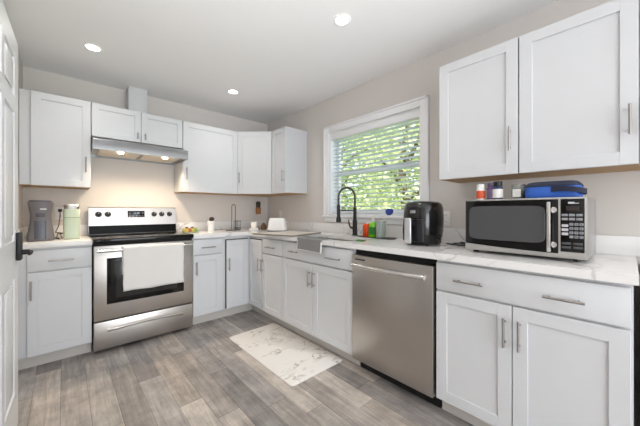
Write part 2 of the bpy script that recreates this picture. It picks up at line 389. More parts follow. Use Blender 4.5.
def base_cab(label, loc, rz, w_, doors, drawers, top=.872):
    t = thing('base_cabinet', label, 'cabinet', loc, rz)
    b = hollow(MB(), w_, .61, .10, top); b.box(0, .016, -.535, -.003, .0005, .1); b.box(w_-.016, w_, -.535, -.003, .0005, .1); b.build('body', M_cab, t)
    MB().box(.0, w_, -.548, -.536, .0005, .0995).build('toe_kick', M_toe, t)
    for x0, x1, z0, z1, hx in doors:
        d = shaker(MB(), x0, x1, z0, z1, -.6115).build('door', M_cab, t)
        if hx is not None: bar(MB(), (hx, -.6305, .51), (hx, -.6305, .645), (0, -.03, 0)).build('handle', M_nickel, d)
    for x0, x1, z0, z1, hs in drawers:
        d = MB().box(x0, x1, -.6305, -.6115, z0, z1, .002).build('drawer', M_cab, t)
        for a, c in hs: bar(MB(), (a, -.6305, .778), (c, -.6305, .778), (0, -.03, 0)).build('handle', M_nickel, d)
    return t
R = -PI/2
base_cab('white base cabinet left of the range with one drawer and one door', (-2.417, 0, 0), 0, .421, [(.064, .418, .105, .70, .085)], [(.064, .418, .712, .858, [(.172, .314)])])
base_cab('narrow white base cabinet between the range and the corner cabinet', (-1.232, 0, 0), 0, .318, [(.004, .288, .105, .70, .032)], [(.004, .288, .712, .858, [(.075, .215)])])
base_cab('white base cabinet of one drawer and door left of the sink cabinet', (0, -.912, 0), R, .361, [(.004, .357, .105, .70, .026)], [(.004, .357, .712, .858, [(.105, .253)])])
base_cab('white sink base cabinet under the window with two doors', (0, -1.275, 0), R, .882, [(.004, .439, .105, .70, .412), (.443, .878, .105, .70, .470)], [(.004, .878, .712, .858, [(.137, .256), (.625, .775)])])
base_cab('widest white base cabinet right of the dishwasher below the microwave', (0, -2.765, 0), R, .736, [(.004, .359, .105, .70, .333), (.363, .729, .105, .70, .391)], [(.004, .729, .712, .858, [(.107, .244), (.476, .609)])])
# corner cabinet with a folding pair of doors
t = thing('corner_base_cabinet', 'white L-shaped corner base cabinet with two tall doors meeting inside', 'cabinet', (0, 0, 0))
b = MB(); b.box(-.912, -.608, -.61, -.592, .1, .872); b.box(-.61, -.592, -.91, -.61, .1, .872); b.box(-.912, -.896, -.592, -.003, .1, .872); b.box(-.592, -.003, -.91, -.894, .1, .872); b.box(-.912, -.896, -.535, -.003, .0005, .1); b.box(-.535, -.003, -.91, -.894, .0005, .1)
b.box(-.896, -.003, -.012, -.003, .1, .872); b.box(-.012, -.003, -.894, -.012, .1, .872); b.box(-.896, -.592, -.592, -.012, .1, .116); b.box(-.592, -.012, -.894, -.012, .1, .116)
b.build('body', M_cab, t)
b = MB(); b.box(-.912, -.536, -.548, -.536, .0005, .0995); b.box(-.548, -.536, -.91, -.548, .0005, .0995); b.build('toe_kick', M_toe, t)
b = MB(); b.box(-.9, -.634, -.6125, -.6102, .108, .842); b.box(-.6125, -.6102, -.9, -.634, .108, .842); b.build('gap_shade_sheet', mat('gap_shade_grey', '#55524f', .7), t)  # dark sheets behind the doors, painting the shade in the gaps around them
d = shaker(MB(), -.888, -.634, .112, .832, -.6126).build('door', M_cab, t); bar(MB(), (-.868, -.6316, .51), (-.868, -.6316, .645), (0, -.03, 0)).build('handle', M_nickel, d)
b = shaker(MB(), .634, .895, .112, .832, -.6126).xf(Matrix.Rotation(R, 4, 'Z')); d = b.build('door', M_cab, t)
b = bar(MB(), (.873, -.6316, .51), (.873, -.6316, .645), (0, -.03, 0)).xf(Matrix.Rotation(R, 4, 'Z')); b.build('handle', M_nickel, d)

UZ0, UZ1 = 1.348, 2.095
def upper(label, loc, rz, w_, doors, z0=UZ0, z1=UZ1, hz=None, name='wall_cabinet'):
    t = thing(name, label, 'cabinet', (loc[0], loc[1], z0), rz); h = z1-z0
    MB().box(0, w_, -.305, -.003, .004, h, .001, 1).build('body', M_cab, t)
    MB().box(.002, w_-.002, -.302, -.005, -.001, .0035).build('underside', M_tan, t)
    for x0, x1, hx in doors:
        d = shaker(MB(), x0, x1, 0, h, -.3055, fr=.05 if h < .4 else .057).build('door', M_cab, t)
        a, c = hz if hz else (1.475-z0, 1.607-z0)
        bar(MB(), (hx, -.3245, a), (hx, -.3245, c), (0, -.028, 0), inset=.02 if c-a > .1 else .008).build('handle', M_nickel, d)
    return t
upper('white single door wall cabinet left of the range hood', (-2.417, 0), 0, .432, [(.064, .430, .398)])
upper('short two door wall cabinet directly above the range hood', (-1.982, 0), 0, .747, [(.002, .371, .342), (.375, .745, .405)], 1.802, UZ1, (.03, .085))
upper('white single door wall cabinet between range hood and corner', (-1.232, 0), 0, .618, [(.002, .615, .033)])
upper('narrow wall cabinet right of the corner, left of the window', (0, -.614), R, .283, [(.003, .281, .254)])
upper('white single door wall cabinet right of the window', (0, -2.644), R, .439, [(.002, .437, .402)])
upper('large white wall cabinet above the microwave at the right edge', (0, -3.085), R, .872, [(.002, .434, .408), (.438, .870, .464)])
# diagonal corner wall cabinet
t = thing('corner_wall_cabinet', 'diagonal wall cabinet filling the upper corner', 'cabinet', (0, 0, UZ0))
poly = [(-.003, -.003), (-.612, -.003), (-.612, -.305), (-.305, -.612), (-.003, -.612)]
MB().prism(poly, .004, UZ1-UZ0).build('body', M_cab, t, smooth=False)
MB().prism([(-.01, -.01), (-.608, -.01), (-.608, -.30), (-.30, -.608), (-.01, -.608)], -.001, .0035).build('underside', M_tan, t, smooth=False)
Mx = Matrix.Translation((-.612, -.305, 0)) @ Matrix.Rotation(-PI/4, 4, 'Z')
d = shaker(MB(), .014, .420, 0, UZ1-UZ0, -.0008).xf(Mx).build('door', M_cab, t)
bar(MB(), (.04, -.0198, .127), (.04, -.0198, .259), (0, -.028, 0)).xf(Mx).build('handle', M_nickel, d)
# duct cover
o = MB().box(-.08, .08, -.155, -.003, .001, ZC-UZ1-.001, .002).build('duct_cover', M_cab); o.location = (-1.606, 0, UZ1)
tag(o, 'white boxed duct cover rising from hood cabinet to ceiling', 'duct cover')

# ------------------------------------------------------------------ countertops
CT0, CT1 = .876, .912
def ct(b, x0, x1, y0, y1): return b.box(x0, x1, y0, y1, CT0, CT1)
t = thing('countertop', 'short white quartz countertop left of the range', 'countertop', (-2.2, -.3, 0)); off = Matrix.Translation((2.2, .3, 0))
MB().box(-2.417, -1.994, -.655, -.003, CT0, CT1, .003).xf(off).build('slab', M_quartz, t)
b = MB(); b.box(-2.417, -1.994, -.022, -.003, CT1, 1.012, .002); b.box(-2.417, -2.398, -.65, -.0225, CT1, 1.012, .002); b.xf(off).build('backsplash', M_quartz, t)
t = thing('countertop', 'long L-shaped white quartz countertop with grey veins around the sink', 'countertop', (-.3, -.3, 0)); off = Matrix.Translation((.3, .3, 0))
SX0, SX1, SY0, SY1 = -.575, -.235, -2.06, -1.36
b = MB(); ct(b, -1.233, -.655, -.655, -.003); ct(b, -.655, -.003, SY1, -.003); ct(b, -.655, -.003, -3.514, SY0)
ct(b, -.655, SX0, SY0, SY1); ct(b, SX1, -.003, SY0, SY1)
bmesh.ops.remove_doubles(b.bm, verts=b.bm.verts, dist=.0001)
b.xf(off).build('slab', M_quartz, t)
b = MB(); b.box(-1.233, -.022, -.022, -.003, CT1, 1.012, .002); b.box(-.022, -.003, -3.535, -.003, CT1, 1.012, .002); b.xf(off).build('backsplash', M_quartz, t)
# sink
t = thing('kitchen_sink', 'undermount stainless sink set in the counter below the window', 'sink', ((SX0+SX1)/2, (SY0+SY1)/2, .70))
hx, hy = (SX1-SX0)/2, (SY1-SY0)/2
b = MB()
def rr(z, a, c, n=14): return (z, a, c, 0, 0, n)
b.sup([rr(.168, hx+.012, hy+.012), rr(.172, hx+.012, hy+.012), rr(.172, hx-.001, hy-.001), rr(.03, hx-.01, hy-.01), rr(.006, hx-.03, hy-.03), rr(.001, .04, .04, 2)], seg=64, cap0=False, cap1=True)
b.build('basin', M_steel, t)
MB().lathe([(.038, .004), (.04, .008), (.03, .0085), (.02, .0045)], cap1=True).build('drain', M_steel2, t)

# ------------------------------------------------------------------ range
t = thing('electric_range', 'freestanding stainless steel electric range with black glass cooktop', 'range', (-1.9895, 0, 0)); w_ = .7535
b = MB(); b.box(.002, w_-.002, -.60, -.02, .03, .885, .002); b.build('body', mat('dark_oven_side', '#1b1a1a', .5), t)
MB().box(.03, w_-.03, -.57, -.05, .001, .03).build('plinth', M_dark, t)
b = MB().box(-.001, w_+.001, -.676, -.095, .886, .921, .008); b.build('cooktop', M_blkglass, t)
M_ring = mat('burner_ring_print', '#4a4744', .2)
for x, y, r in ((.19, -.49, .105), (.56, -.49, .085), (.19, -.24, .08), (.56, -.24, .105)):
    for rr_ in (r, r*.62): MB().lathe([(rr_, .0), (rr_, .0006), (rr_-.003, .0006), (rr_-.003, 0)], c=(x, y, .921), seg=40, cap0=False, cap1=False).build('burner_marking', M_ring, t)
b = MB()
prof = [(-.045, .921), (-.098, .921), (-.088, 1.0), (-.072, 1.172), (-.06, 1.18), (-.03, 1.18), (-.03, .921)]
b.use(M_steel).extr([(.0, y, z) for y, z in prof], (w_, 0, 0))
bk = b.build('control_panel', M_steel, t)
def on_panel(x, z): return (x, -.098+(z-.921)*.1035, z)
b = MB(); b.extr([(.002, -.0995, .9215), (.002, -.0925, 1.001), (.002, -.0895, 1.001), (.002, -.0965, .9215)], (w_-.004, 0, 0)); b.build('vent_strip', mat('black_enamel', '#070707', .25, spec=.08), bk)
for x in (.074, .146, .542, .614, .690):
    p = Vector(on_panel(x, 1.110)); n_ = Vector((0, -1, .1)).normalized()
    k = MB().cyl(p+n_*.0, p+n_*.006, .026, .024, 24).cyl(p+n_*.006, p+n_*.026, .021, .019, 24).box(x-.004, x+.004, p.y-.034, p.y-.02, p.z-.016, p.z+.02, .002).build('knob', M_blkmatte, bk)
    MB().box(x-.001, x+.001, p.y-.0352, p.y-.034, p.z+.005, p.z+.018).build('pointer', M_white, k)
Mt = Matrix.Rotation(math.radians(90-5.9), 4, 'X')
p = on_panel(.380, 1.112); b = MB().box(-.074, .074, -.001, .006, -.033, .033, .002).xf(Matrix.Translation(p) @ Matrix.Rotation(math.radians(-5.9), 4, 'X'))
dsp = b.build('display', M_blkglass, bk)
M_led = emat('display_digits', '#a9c4d8', .5)
textmesh('digits', '12:30', .024, M_led, dsp, Matrix.Translation((p[0], p[1]-.0022, p[2]+.008)) @ Mt)
for i in range(5):
    for j in range(2):
        if j == 0 or i in (0, 4): MB().box(p[0]-.062+i*.028, p[0]-.048+i*.028, p[1]-.0035, p[1]-.001, p[2]-.024+j*.03, p[2]-.018+j*.03).build('touch_button', mat('grey_print', '#9a9a9a', .5), dsp)
# oven door
d = MB().box(.003, w_-.003, -.655, -.602, .262, .862, .006).build('oven_door', M_steel, t)
g = MB().box(.085, .668, -.6575, -.654, .388, .760, .001).build('door_glass', M_blkglass, d)
MB().box(.145, .608, -.6585, -.6572, .430, .735, .001).build('inner_window', mat('oven_window_tint', '#2b2a2a', .12), d)
MB().box(.012, w_-.012, -.6575, -.654, .866, .884).build('vent_gap', M_dark, t)
b = MB(); b.tube([(.02+.714*i/12, -.700-.012*math.sin(PI*i/12), .827) for i in range(13)], .0135, 14)
for x in (.035, w_-.035): b.box(x-.014, x+.014, -.702, -.655, .815, .839, .004)
b.build('door_handle', M_steel2, d)
d = MB().box(.003, w_-.003, -.655, -.602, .03, .254, .006).build('storage_drawer', M_steel, t)
b = MB()
for i in range(1):
    b.rings([[( .09+.573*i/16, -.655-y*(math.sin(PI*min(1, max(0, i/16)))**.35+.02), .176+.014*math.sin(PI*i/16)+z) for y, z in ((0, -.014), (.012, -.009), (.017, 0), (.012, .009), (0, .012))] for i in range(17)])
b.build('pull_lip', M_steel, d)
# towel on the oven handle
def cloth_over(name, m, x0, x1, ybar, zbar, r, zf, zb, label, cat, amp=.004, axis=0, seed=1):
    rd = random.Random(seed); b = MB(); path = []
    n = 14
    for i in range(n+1): path.append((ybar-r, zf+(zbar-zf)*i/n, 1-i/n))
    for i in range(1, 8): a = PI-PI*i/8; path.append((ybar+r*math.cos(a), zbar+r*math.sin(a), 0))
    for i in range(n+1): path.append((ybar+r, zbar-(zbar-zb)*i/n, i/n*.6))
    ph = rd.uniform(0, 6); rows = []; N = 26
    for j in range(N+1):
        x = x0+(x1-x0)*j/N; rows.append([(x+amp*.5*math.sin(k_*1.3+ph)*f, y-(amp*(1+math.sin(j*.55+ph+f*1.5)))*f*(1 if y < ybar else -.0), z+.002*math.sin(j*.4)*f) for k_, (y, z, f) in enumerate(path)])
    vs = [[b.bm.verts.new(p) for p in r_] for r_ in rows]
    for a, c in zip(vs, vs[1:]):
        for i in range(len(a)-1): b.bm.faces.new((a[i], a[i+1], c[i+1], c[i]))
    o = b.build(name, m); md = o.modifiers.new('thick', 'SOLIDIFY'); md.thickness = .004; md.offset = 1
    tag(o, label, cat); return o
M_towel = mat('white_towelling', '#e6e3df', .95, bump=1, bscale=350, var=.05)
o = cloth_over('dish_towel', M_towel, -1.806, -1.345, -.7105, .829, .0195, .49, .62, 'white dish towel hanging over the oven door handle', 'towel')

# ------------------------------------------------------------------ range hood
t = thing('range_hood', 'stainless under-cabinet range hood with two lit lamps', 'range hood', (-1.982, 0, 1.66)); w_ = .747
b = MB(); s = .004
b.extr([(0, y, z) for y, z in [(-.01, .14), (-.30, .14), (-.498, .088), (-.502, .082), (-.502, .002), (-.492, .002), (-.492, .075), (-.30, .134), (-.01, .134)]], (w_, 0, 0))
for x in (0, w_-.006): b.extr([(x, y, z) for y, z in [(-.01, .139), (-.30, .139), (-.498, .087), (-.5, .002), (-.01, .002)]], (.006, 0, 0))
b.box(.006, w_-.006, -.016, -.01, .002, .138)
b.build('canopy', mat('hood_stainless', '#a6a8ab', .28, 1, var=.04), t)
M_filter = mat('hood_filter_mesh', '#e2d6c6', .5, .1, bump=.6, bscale=400)
b = MB().box(.006, w_-.006, -.49, -.016, .020, .026); b.build('bottom_plate', mat('hood_lining', '#9c9690', .35, .8), t)
for x0 in (.05, .39): MB().box(x0, x0+.31, -.44, -.06, .012, .0198, .003).build('filter', M_filter, t)
M_bulb = emat('hood_bulb', '#fff0d6', 9)
for x in (.20, .56):
    l = MB().lathe([(.022, .0), (.024, .0118)], c=(x, -.40, 0), seg=24).build('lamp', M_bulb, t)
MB().lathe([(.026, .0), (.030, .012)], c=(.375, -.44, .006), seg=24).build('control_knob', M_white, t)
MB().lathe([(.022, .0), (.028, .012)], c=(.625, -.44, .006), seg=24).build('switch', M_white, t)
for x in (.20, .56):
    l = bpy.data.lights.new('hood_lamp', 'SPOT'); l.energy = 13; l.spot_size = math.radians(150); l.spot_blend = .8; l.shadow_soft_size = .03; l.color = (1, .80, .56)
    o = bpy.data.objects.new('hood_lamp', l); C.objects.link(o); o.location = (-1.982+x, -.40, 1.645)

# ------------------------------------------------------------------ dishwasher
t = thing('dishwasher', 'stainless steel dishwasher right of the sink cabinet', 'dishwasher', (0, -2.1605, 0), R); w_ = .601
MB().box(.003, w_-.003, -.598, -.03, .095, .868).build('body', M_dark, t)
MB().box(.006, w_-.006, -.55, -.10, .0005, .0945).build('base', M_dark, t)
d = MB().box(.004, w_-.006, -.645, -.60, .098, .832, .004).build('door', M_steel, t)
b = MB(); b.tube([(.035+.53*i/14, -.682-.012*math.sin(PI*i/14), .768) for i in range(15)], .0145, 12)
for x in (.05, .545): b.box(x-.012, x+.012, -.69, -.645, .757, .779, .003)
b.build('handle', M_steel2, d)
MB().box(.03, .12, -.6462, -.6448, .800, .809).build('brand_badge', M_blkmatte, d)

# ------------------------------------------------------------------ dark appliance at the right edge
t = thing('compact_refrigerator', 'dark grey low refrigerator at the far right end of the counter', 'refrigerator', (-.02, -3.528, 0), R)
M_dg = mat('dark_grey_enamel', '#3a3a3c', .35, var=.15, bscale=25)
MB().box(0, .5, -.52, -.0, .015, .885, .004).build('body', M_dg, t)
for x in (.05, .45): 
    for y in (-.47, -.05): MB().cyl((x, y, .0005), (x, y, .016), .018).build('foot', M_blkmatte, t)
MB().box(.002, .498, -.575, -.525, .02, .588, .006).build('door', M_dg, t)
MB().box(.002, .498, -.575, -.525, .598, .885, .006).build('freezer_door', M_dg, t)

# ------------------------------------------------------------------ floor mat
b = MB(); b.sup([(0.0008, .245, .478, 0, 0, 26), (.006, .245, .478, 0, 0, 26), (.0085, .242, .475, 0, 0, 26)], seg=160)
o = b.build('floor_mat', M_matmarble); o.location = (-.825, -1.545, 0); tag(o, 'white marble patterned kitchen mat on the floor before the sink', 'mat')

# ------------------------------------------------------------------ faucet
t = thing('kitchen_faucet', 'tall matte black spring faucet behind the sink', 'faucet', (-.13, -1.75, CT1))
MB().lathe([(.030, .0005), (.030, .008), (.022, .012), (.021, .14), (.0165, .145), (.0165, .26), (.013, .262)], seg=24).build('post', M_blkmatte, t)
pts = []; H0 = .262; rad = .078
for i in range(25):
    a = PI*i/24; pts.append((-(1-math.cos(a))*rad*.55, (1-math.cos(a))*rad*.84, H0+.10+rad*1.15*math.sin(a)))
pts = [(0, 0, H0), (0, 0, H0+.05)]+pts+[(pts[-1][0], pts[-1][1], H0+.02)]
M_spring = mat('dark_brass_spring', '#5a5043', .35, .9)
MB().tube(pts, .0085, 10).build('hose', M_spring, t)
b = MB(); hel = []; L_ = [Vector(p) for p in pts]; tot = 56*8; import itertools
seglen = [0]
for a, c in zip(L_, L_[1:]): seglen.append(seglen[-1]+(c-a).length)
def along(s_):
    for i in range(1, len(seglen)):
        if s_ <= seglen[i]+1e-9:
            f = (s_-seglen[i-1])/(seglen[i]-seglen[i-1]); return L_[i-1].lerp(L_[i], f), (L_[i]-L_[i-1]).normalized()
    return L_[-1], (L_[-1]-L_[-2]).normalized()
side = Vector((.84, .55, 0)).normalized()
for i in range(tot+1):
    p, d_ = along(seglen[-1]*i/tot); u = side; v = d_.cross(u).normalized(); a = 2*PI*i/8
    hel.append(p+u*.0108*math.cos(a)+v*.0108*math.sin(a))
b.tube(hel, .0017, 5).build('spring_coil', M_spring, t)
ex, ey = pts[-1][0], pts[-1][1]
MB().lathe([(.010, .03), (.016, .02), (.017, -.09), (.023, -.10), (.024, -.135), (.019, -.14)], c=(ex, ey, H0), seg=22).build('spray_head', M_blkmatte, t)
MB().tube([(0, 0, .235), (ex*.5, ey*.5, .235), (ex*.86, ey*.86, .235)], .006, 8).build('docking_arm', M_blkmatte, t)
MB().cyl((0, 0, .07), (-.035, .018, .075), .011).tube([(-.035, .018, .07), (-.05, .026, .10), (-.055, .03, .15)], [.009, .007, .006], 8).build('lever', mat('brass_lever', '#6c5a42', .3, .9), t)

# ------------------------------------------------------------------ items beside the sink
o = MB().sup([(.0005, .055, .17, 0, 0, 8), (.006, .06, .175, 0, 0, 8), (.006, .055, .17, 0, 0, 8), (.003, .05, .165, 0, 0, 8)], seg=48).build('sink_tray', M_blkmatte)
o.location = (-.17, -2.03, CT1); tag(o, 'black low tray behind the sink holding soap bottles', 'tray')
TZ = CT1+.0035
t = thing('soap_bottle', 'squat orange soap bottle nearest the faucet', 'bottle', (-.17, -1.925, TZ))
MB().sup([(0, .028, .034, 0, 0, 3), (.01, .031, .037, 0, 0, 3), (.10, .03, .036, 0, 0, 3), (.115, .02, .022, 0, 0, 2.5)]).build('bottle_body', mat('orange_liquid', '#d8481c', .25, var=.15, bscale=30), t)
MB().lathe([(.012, .115), (.012, .128)]).build('cap', M_white, t)
t = thing('dish_soap_bottle', 'bright green dish soap bottle between orange bottle and clear cup', 'bottle', (-.18, -1.995, TZ))
MB().sup([(0, .024, .032, 0, 0, 3), (.01, .027, .035, 0, 0, 3), (.10, .025, .033, 0, 0, 3), (.135, .013, .015, 0, 0, 2)]).build('bottle_body', mat('green_liquid', '#7ccc22', .25, var=.12, bscale=30), t)
MB().lathe([(.013, .135), (.012, .165), (.006, .17)]).build('cap', M_white, t)
MB().sup([(.025, .0285, .0365, 0, 0, 3), (.09, .0275, .0355, 0, 0, 3)], cap0=False, cap1=False).build('label_band', mat('dark_green_label', '#2f7a2a', .4), t)
t = thing('brush_cup', 'clear cup beside the green soap bottle', 'cup', (-.19, -2.085, TZ))
M_clear = mat('clear_plastic', '#dfe9e4', .12, trans=.75)
MB().lathe([(.036, 0), (.040, .003), (.046, .145), (.0445, .145), (.038, .006), (.001, .005)], seg=30, cap1=False).build('cup_body', M_clear, t)
t = thing('dish_brush', 'blue and white dish brush standing in the clear cup', 'brush', (-.19, -2.085, TZ+.007))
MB().tube([(.0, .02, 0), (-.004, -.024, .145), (-.006, -.078, .19)], .005, 8).build('brush_handle', M_white, t)
MB().sup([(.185, .008, .012, -.006, -0.084, 2), (.20, .022, .030, -.006, -0.088, 2.4), (.225, .024, .034, -.006, -0.090, 2.4), (.24, .015, .02, -.006, -0.091, 2)]).build('brush_head', mat('blue_bristles', '#33489c', .7, bump=1, bscale=120, var=.6), t)
o = MB().box(-.022, .022, -.032, .032, .0005, .011, .003).build('sponge', mat('green_sponge', '#5c7f45', .95, bump=1, bscale=200, var=.2)); o.location = (-.49, -2.115, CT1); o.rotation_euler = (0, 0, .2)
tag(o, 'small green sponge at the right end of the sink', 'sponge')

# grey towel over the counter edge
b = MB()
def slab_path():
    P = [(-.585, .9135), (-.60, .9135), (-.64, .9135), (-.654, .9135), (-.6635, .908), (-.6645, .895), (-.6655, .87), (-.667, .84), (-.669, .818), (-.669, .812)]
    rows = []
    for j in range(25):
        y = -1.555-.315*j/24; w0 = .0015*math.sin(j*.8)
        rows.append([(x-abs(w0) if i > 4 else x, y+.002*math.sin(i), z+(.0 if i > 3 else abs(w0)) - (.006*j/24 if i > 6 else 0)) for i, (x, z) in enumerate(P)])
    return rows
vs = [[b.bm.verts.new(p) for p in r_] for r_ in slab_path()]
b.mats = [mat('grey_towelling', '#858483', .95, bump=1, bscale=260, var=.25), M_towel]
for j, (a, c) in enumerate(zip(vs, vs[1:])):
    for i in range(len(a)-1):
        f = b.bm.faces.new((a[i], c[i], c[i+1], a[i+1])); f.material_index = 1 if (i == len(a)-2 or j in (0, 23) and i > 4) else 0
bmesh.ops.reverse_faces(b.bm, faces=b.bm.faces)
o = b.build('hand_towel'); md = o.modifiers.new('thick', 'SOLIDIFY'); md.thickness = .004; md.offset = 0
for v in o.data.vertices: v.co.x -= .002; v.co.z += .0015
tag(o, 'grey hand towel with white hem draped over the counter edge at the sink', 'towel')

# ------------------------------------------------------------------ air fryer
t = fryer = thing('air_fryer', 'glossy black egg-shaped air fryer on the counter left of the microwave', 'air fryer', (-.315, -2.530, CT1), math.radians(-94))
# local: -y is the front
b = MB(); b.sup([(.004, .095, .105, 0, 0, 2.5), (.012, .104, .112, 0, 0, 2.6), (.09, .116, .128, 0, 0, 2.6), (.18, .119, .132, 0, 0, 2.6), (.25, .116, .127, 0, 0, 2.6), (.278, .108, .118, 0, 0, 2.6), (.292, .092, .10, 0, 0, 2.5), (.297, .05, .05, 0, 0, 2.3)], seg=48)
b.build('housing', M_black, t)
for x in (-.07, .07):
    for y in (-.07, .07): MB().cyl((x, y, .0005), (x, y, .006), .01).build('foot', M_blkmatte, t)
b = MB(); b.sup([(.03, .078, .012, 0, -.122, 3), (.10, .080, .014, 0, -.125, 3), (.175, .076, .012, 0, -.125, 3)], seg=36); b.build('basket_front', mat('dark_basket', '#1d1d1f', .3), t)
b = MB(); b.box(-.024, .024, -.192, -.176, .018, .185, .007, 3); b.build('handle', mat('silver_plastic', '#c9c9cb', .25, .5), t)
MB().box(-.018, .018, -.178, -.13, .13, .175, .005).box(-.02, .02, -.1765, -.165, .03, .175, .003).build('handle_bracket', M_blkmatte, t)
MB().box(-.02, .02, -.1305, -.127, .215, .235, .001).build('touch_display', mat('grey_mark', '#8d8d90', .3), t)
o = MB().tube([(-.20, -2.64, .918), (-.24, -2.70, .918), (-.20, -2.78, .918), (-.13, -2.78, .918), (-.12, -2.70, .918), (-.17, -2.67, .918), (-.24, -2.71, .9185), (-.26, -2.77, .919), (-.20, -2.80, .919), (-.10, -2.76, .919), (-.06, -2.68, .92)], .0042, 8).build('power_cord', M_blkmatte)
adopt(o, fryer, (-.315, -2.530, CT1), math.radians(-94))

# ------------------------------------------------------------------ microwave
t = thing('microwave', 'countertop microwave with stainless case and black door', 'microwave', (-.482, -2.866, CT1), math.radians(-91.2)); w_ = .503; dp = .365; H_ = .292
# local x along front, y from 0 (front) back to +dp
MB().box(0, w_, .012, dp, .014, H_, .005).build('case', mat('silver_case', '#b3b2b1', .3, .85, var=.04), t)
for x in (.04, w_-.04):
    for y in (.05, dp-.05): MB().cyl((x, y, .0005), (x, y, .0145), .013).build('foot', M_blkmatte, t)
MB().box(0, w_, 0, .012, .016, H_, .003).build('front_frame', mat('silver_trim', '#b9b7b4', .28, .8), t)
xd = .411
b = MB(); N = 16; ring = [(.006, -.006, H_-.008), (xd-.004, -.006, H_-.008)]+[(xd-.004-(xd-.010)*i/N, -.006, .036+.016*((i/N)**1.7)) for i in range(N+1)]
b.extr(ring, (0, .0058, 0)); d = b.build('door', M_blkglass, t)
MB().sup([(0, .168, .089, 0, 0, 9), (.0012, .167, .088, 0, 0, 9)], seg=48).xf(Matrix.Translation((.192, -.006, .166)) @ Matrix.Rotation(PI/2, 4, 'X')).build('window_screen', mat('door_mesh_screen', '#4b4b4d', .18, bump=.3, bscale=600, var=.1), d)
b = MB().box(.369, .385, -.036, -.026, .042, .272, .005)
for z in (.075, .235): b.cyl((.377, -.028, z), (.377, -.006, z), .009).cyl((.390, -.0062, z), (.390, -.0095, z), .013, seg=20)
b.build('door_handle', M_steel2, d)
cp = MB().box(.415, w_-.008, -.006, -.0002, .046, H_-.008, .001).build('control_panel', M_blkglass, t)
M_btn = mat('grey_buttons', '#8f9094', .4); M_btnw = mat('white_buttons', '#c4c4c8', .4); M_print = mat('dark_print', '#222222', .5)
Ry = Matrix.Rotation(PI/2, 4, 'X')
x0 = .419
for i in range(3):
    for j in range(2): MB().box(x0+i*.0245, x0+i*.0245+.021, -.0078, -.0058, .206-j*.018, .217-j*.018, .0015).build('button', M_btn, cp)
for j in range(3): MB().box(x0, x0+.023, -.0082, -.0058, .158-j*.0185, .170-j*.0185, .002).build('button', M_btnw, cp)
num = ['1', '2', '3', '4', '5', '6', '7', '8', '9', '', '0', '']
for k in range(12):
    i, j = k % 3, k//3; bx = x0+.0265+i*.0165; bz = .164-j*.0185
    q = MB().box(bx, bx+.0135, -.0078, -.0058, bz, bz+.0125, .002).build('button', M_btn, cp)
    if num[k]: textmesh('digit', num[k], .011, M_print, q, Matrix.Translation((bx+.0068, -.0081, bz+.006)) @ Ry)
for i in range(2):
    for j in range(2): MB().box(x0+i*.039, x0+i*.039+.032, -.0078, -.0058, .079-j*.017, .090-j*.017, .0015).build('button', mat('dark_buttons', '#4d4e50', .35), cp)
MB().box(x0+.015, x0+.06, -.0072, -.0058, .232, .252).build('clock_display', mat('clock_window', '#2a2220', .1), cp)
MB().box(x0+.022, x0+.044, -.0072, -.0058, .262, .270).build('brand_mark', M_btnw, cp)
MB().box(x0+.045, x0+.058, -.0072, -.0058, .262, .2655).build('brand_mark', M_btnw, cp)
MZ = CT1+H_+.0006
# ---- on the microwave
def pill(label, y, x, r, h, bodym, capm, labm, caph=.022, name='pill_bottle'):
    t = thing(name, label, 'bottle', (x, y, MZ))
    MB().lathe([(r*.94, 0), (r, .004), (r, h*.82), (r*.72, h*.9), (r*.68, h)], seg=28).build('bottle_body', bodym, t)
    MB().lathe([(r*.86, h*.9+.002), (r*.88, h*.9+caph), (r*.8, h*.9+caph+.002)], seg=28).build('cap', capm, t)
    MB().lathe([(r*1.012, h*.12), (r*1.012, h*.72)], seg=28, cap0=False, cap1=False).build('paper_label', labm, t)
M_wl = mat('white_label', '#eceae6', .5, var=.1, bscale=70)
pill('white pill bottle with orange and red label, leftmost on the microwave', -2.910, -.37, .0225, .075, M_white, M_white, mat('orange_label', '#d9562f', .5, var=.5, bscale=60))
pill('purple labelled pill bottle standing between two white bottles', -2.950, -.32, .022, .085, mat('purple_bottle', '#6b4c86', .4), mat('purple_cap', '#6a5a78', .4), mat('purple_label', '#9a86b0', .5, var=.4, bscale=60))
pill('navy pill bottle with white label and black cap on the microwave', -3.000, -.38, .025, .080, mat('navy_bottle', '#27385c', .3), M_blkmatte, M_wl, .026)
t = thing('candle_jar', 'small glass candle jar with white label beside the blue bag', 'candle', (-.37, -3.093, MZ))
MB().lathe([(.028, 0), (.031, .004), (.031, .07), (.029, .07), (.028, .006), (.001, .006)], cap1=False).build('jar', M_clear, t)
MB().lathe([(.0275, .008), (.0275, .045), (.001, .046)], cap1=False).build('wax', mat('brown_wax', '#8b7768', .6), t)
MB().box(-.0325, -.0315, -.018, .018, .012, .052).xf(Matrix.Translation((0, 0, 0))).build('paper_label', M_wl, t)
MB().lathe([(.031, .070), (.032, .078)]).build('lid', M_steel, t)
t = thing('lunch_bag', 'blue soft lunch bag with dark top lying on the microwave', 'bag', (-.36, -3.238, MZ), R)
M_bl = mat('blue_nylon', '#2f5fb8', .6, bump=.4, bscale=120, var=.1); M_nv = mat('navy_trim', '#1b2238', .6, bump=.3, bscale=120)
MB().sup([(0, .098, .085, 0, 0, 7), (.006, .104, .09, 0, 0, 7), (.03, .107, .093, 0, 0, 6), (.056, .104, .09, 0, 0, 6)], seg=48).build('bag_body', M_bl, t)
MB().sup([(.056, .105, .091, 0, 0, 6), (.066, .104, .09, 0, 0, 6), (.076, .095, .083, 0, 0, 6), (.080, .08, .07, 0, 0, 5)], seg=48).build('bag_lid', M_nv, t)
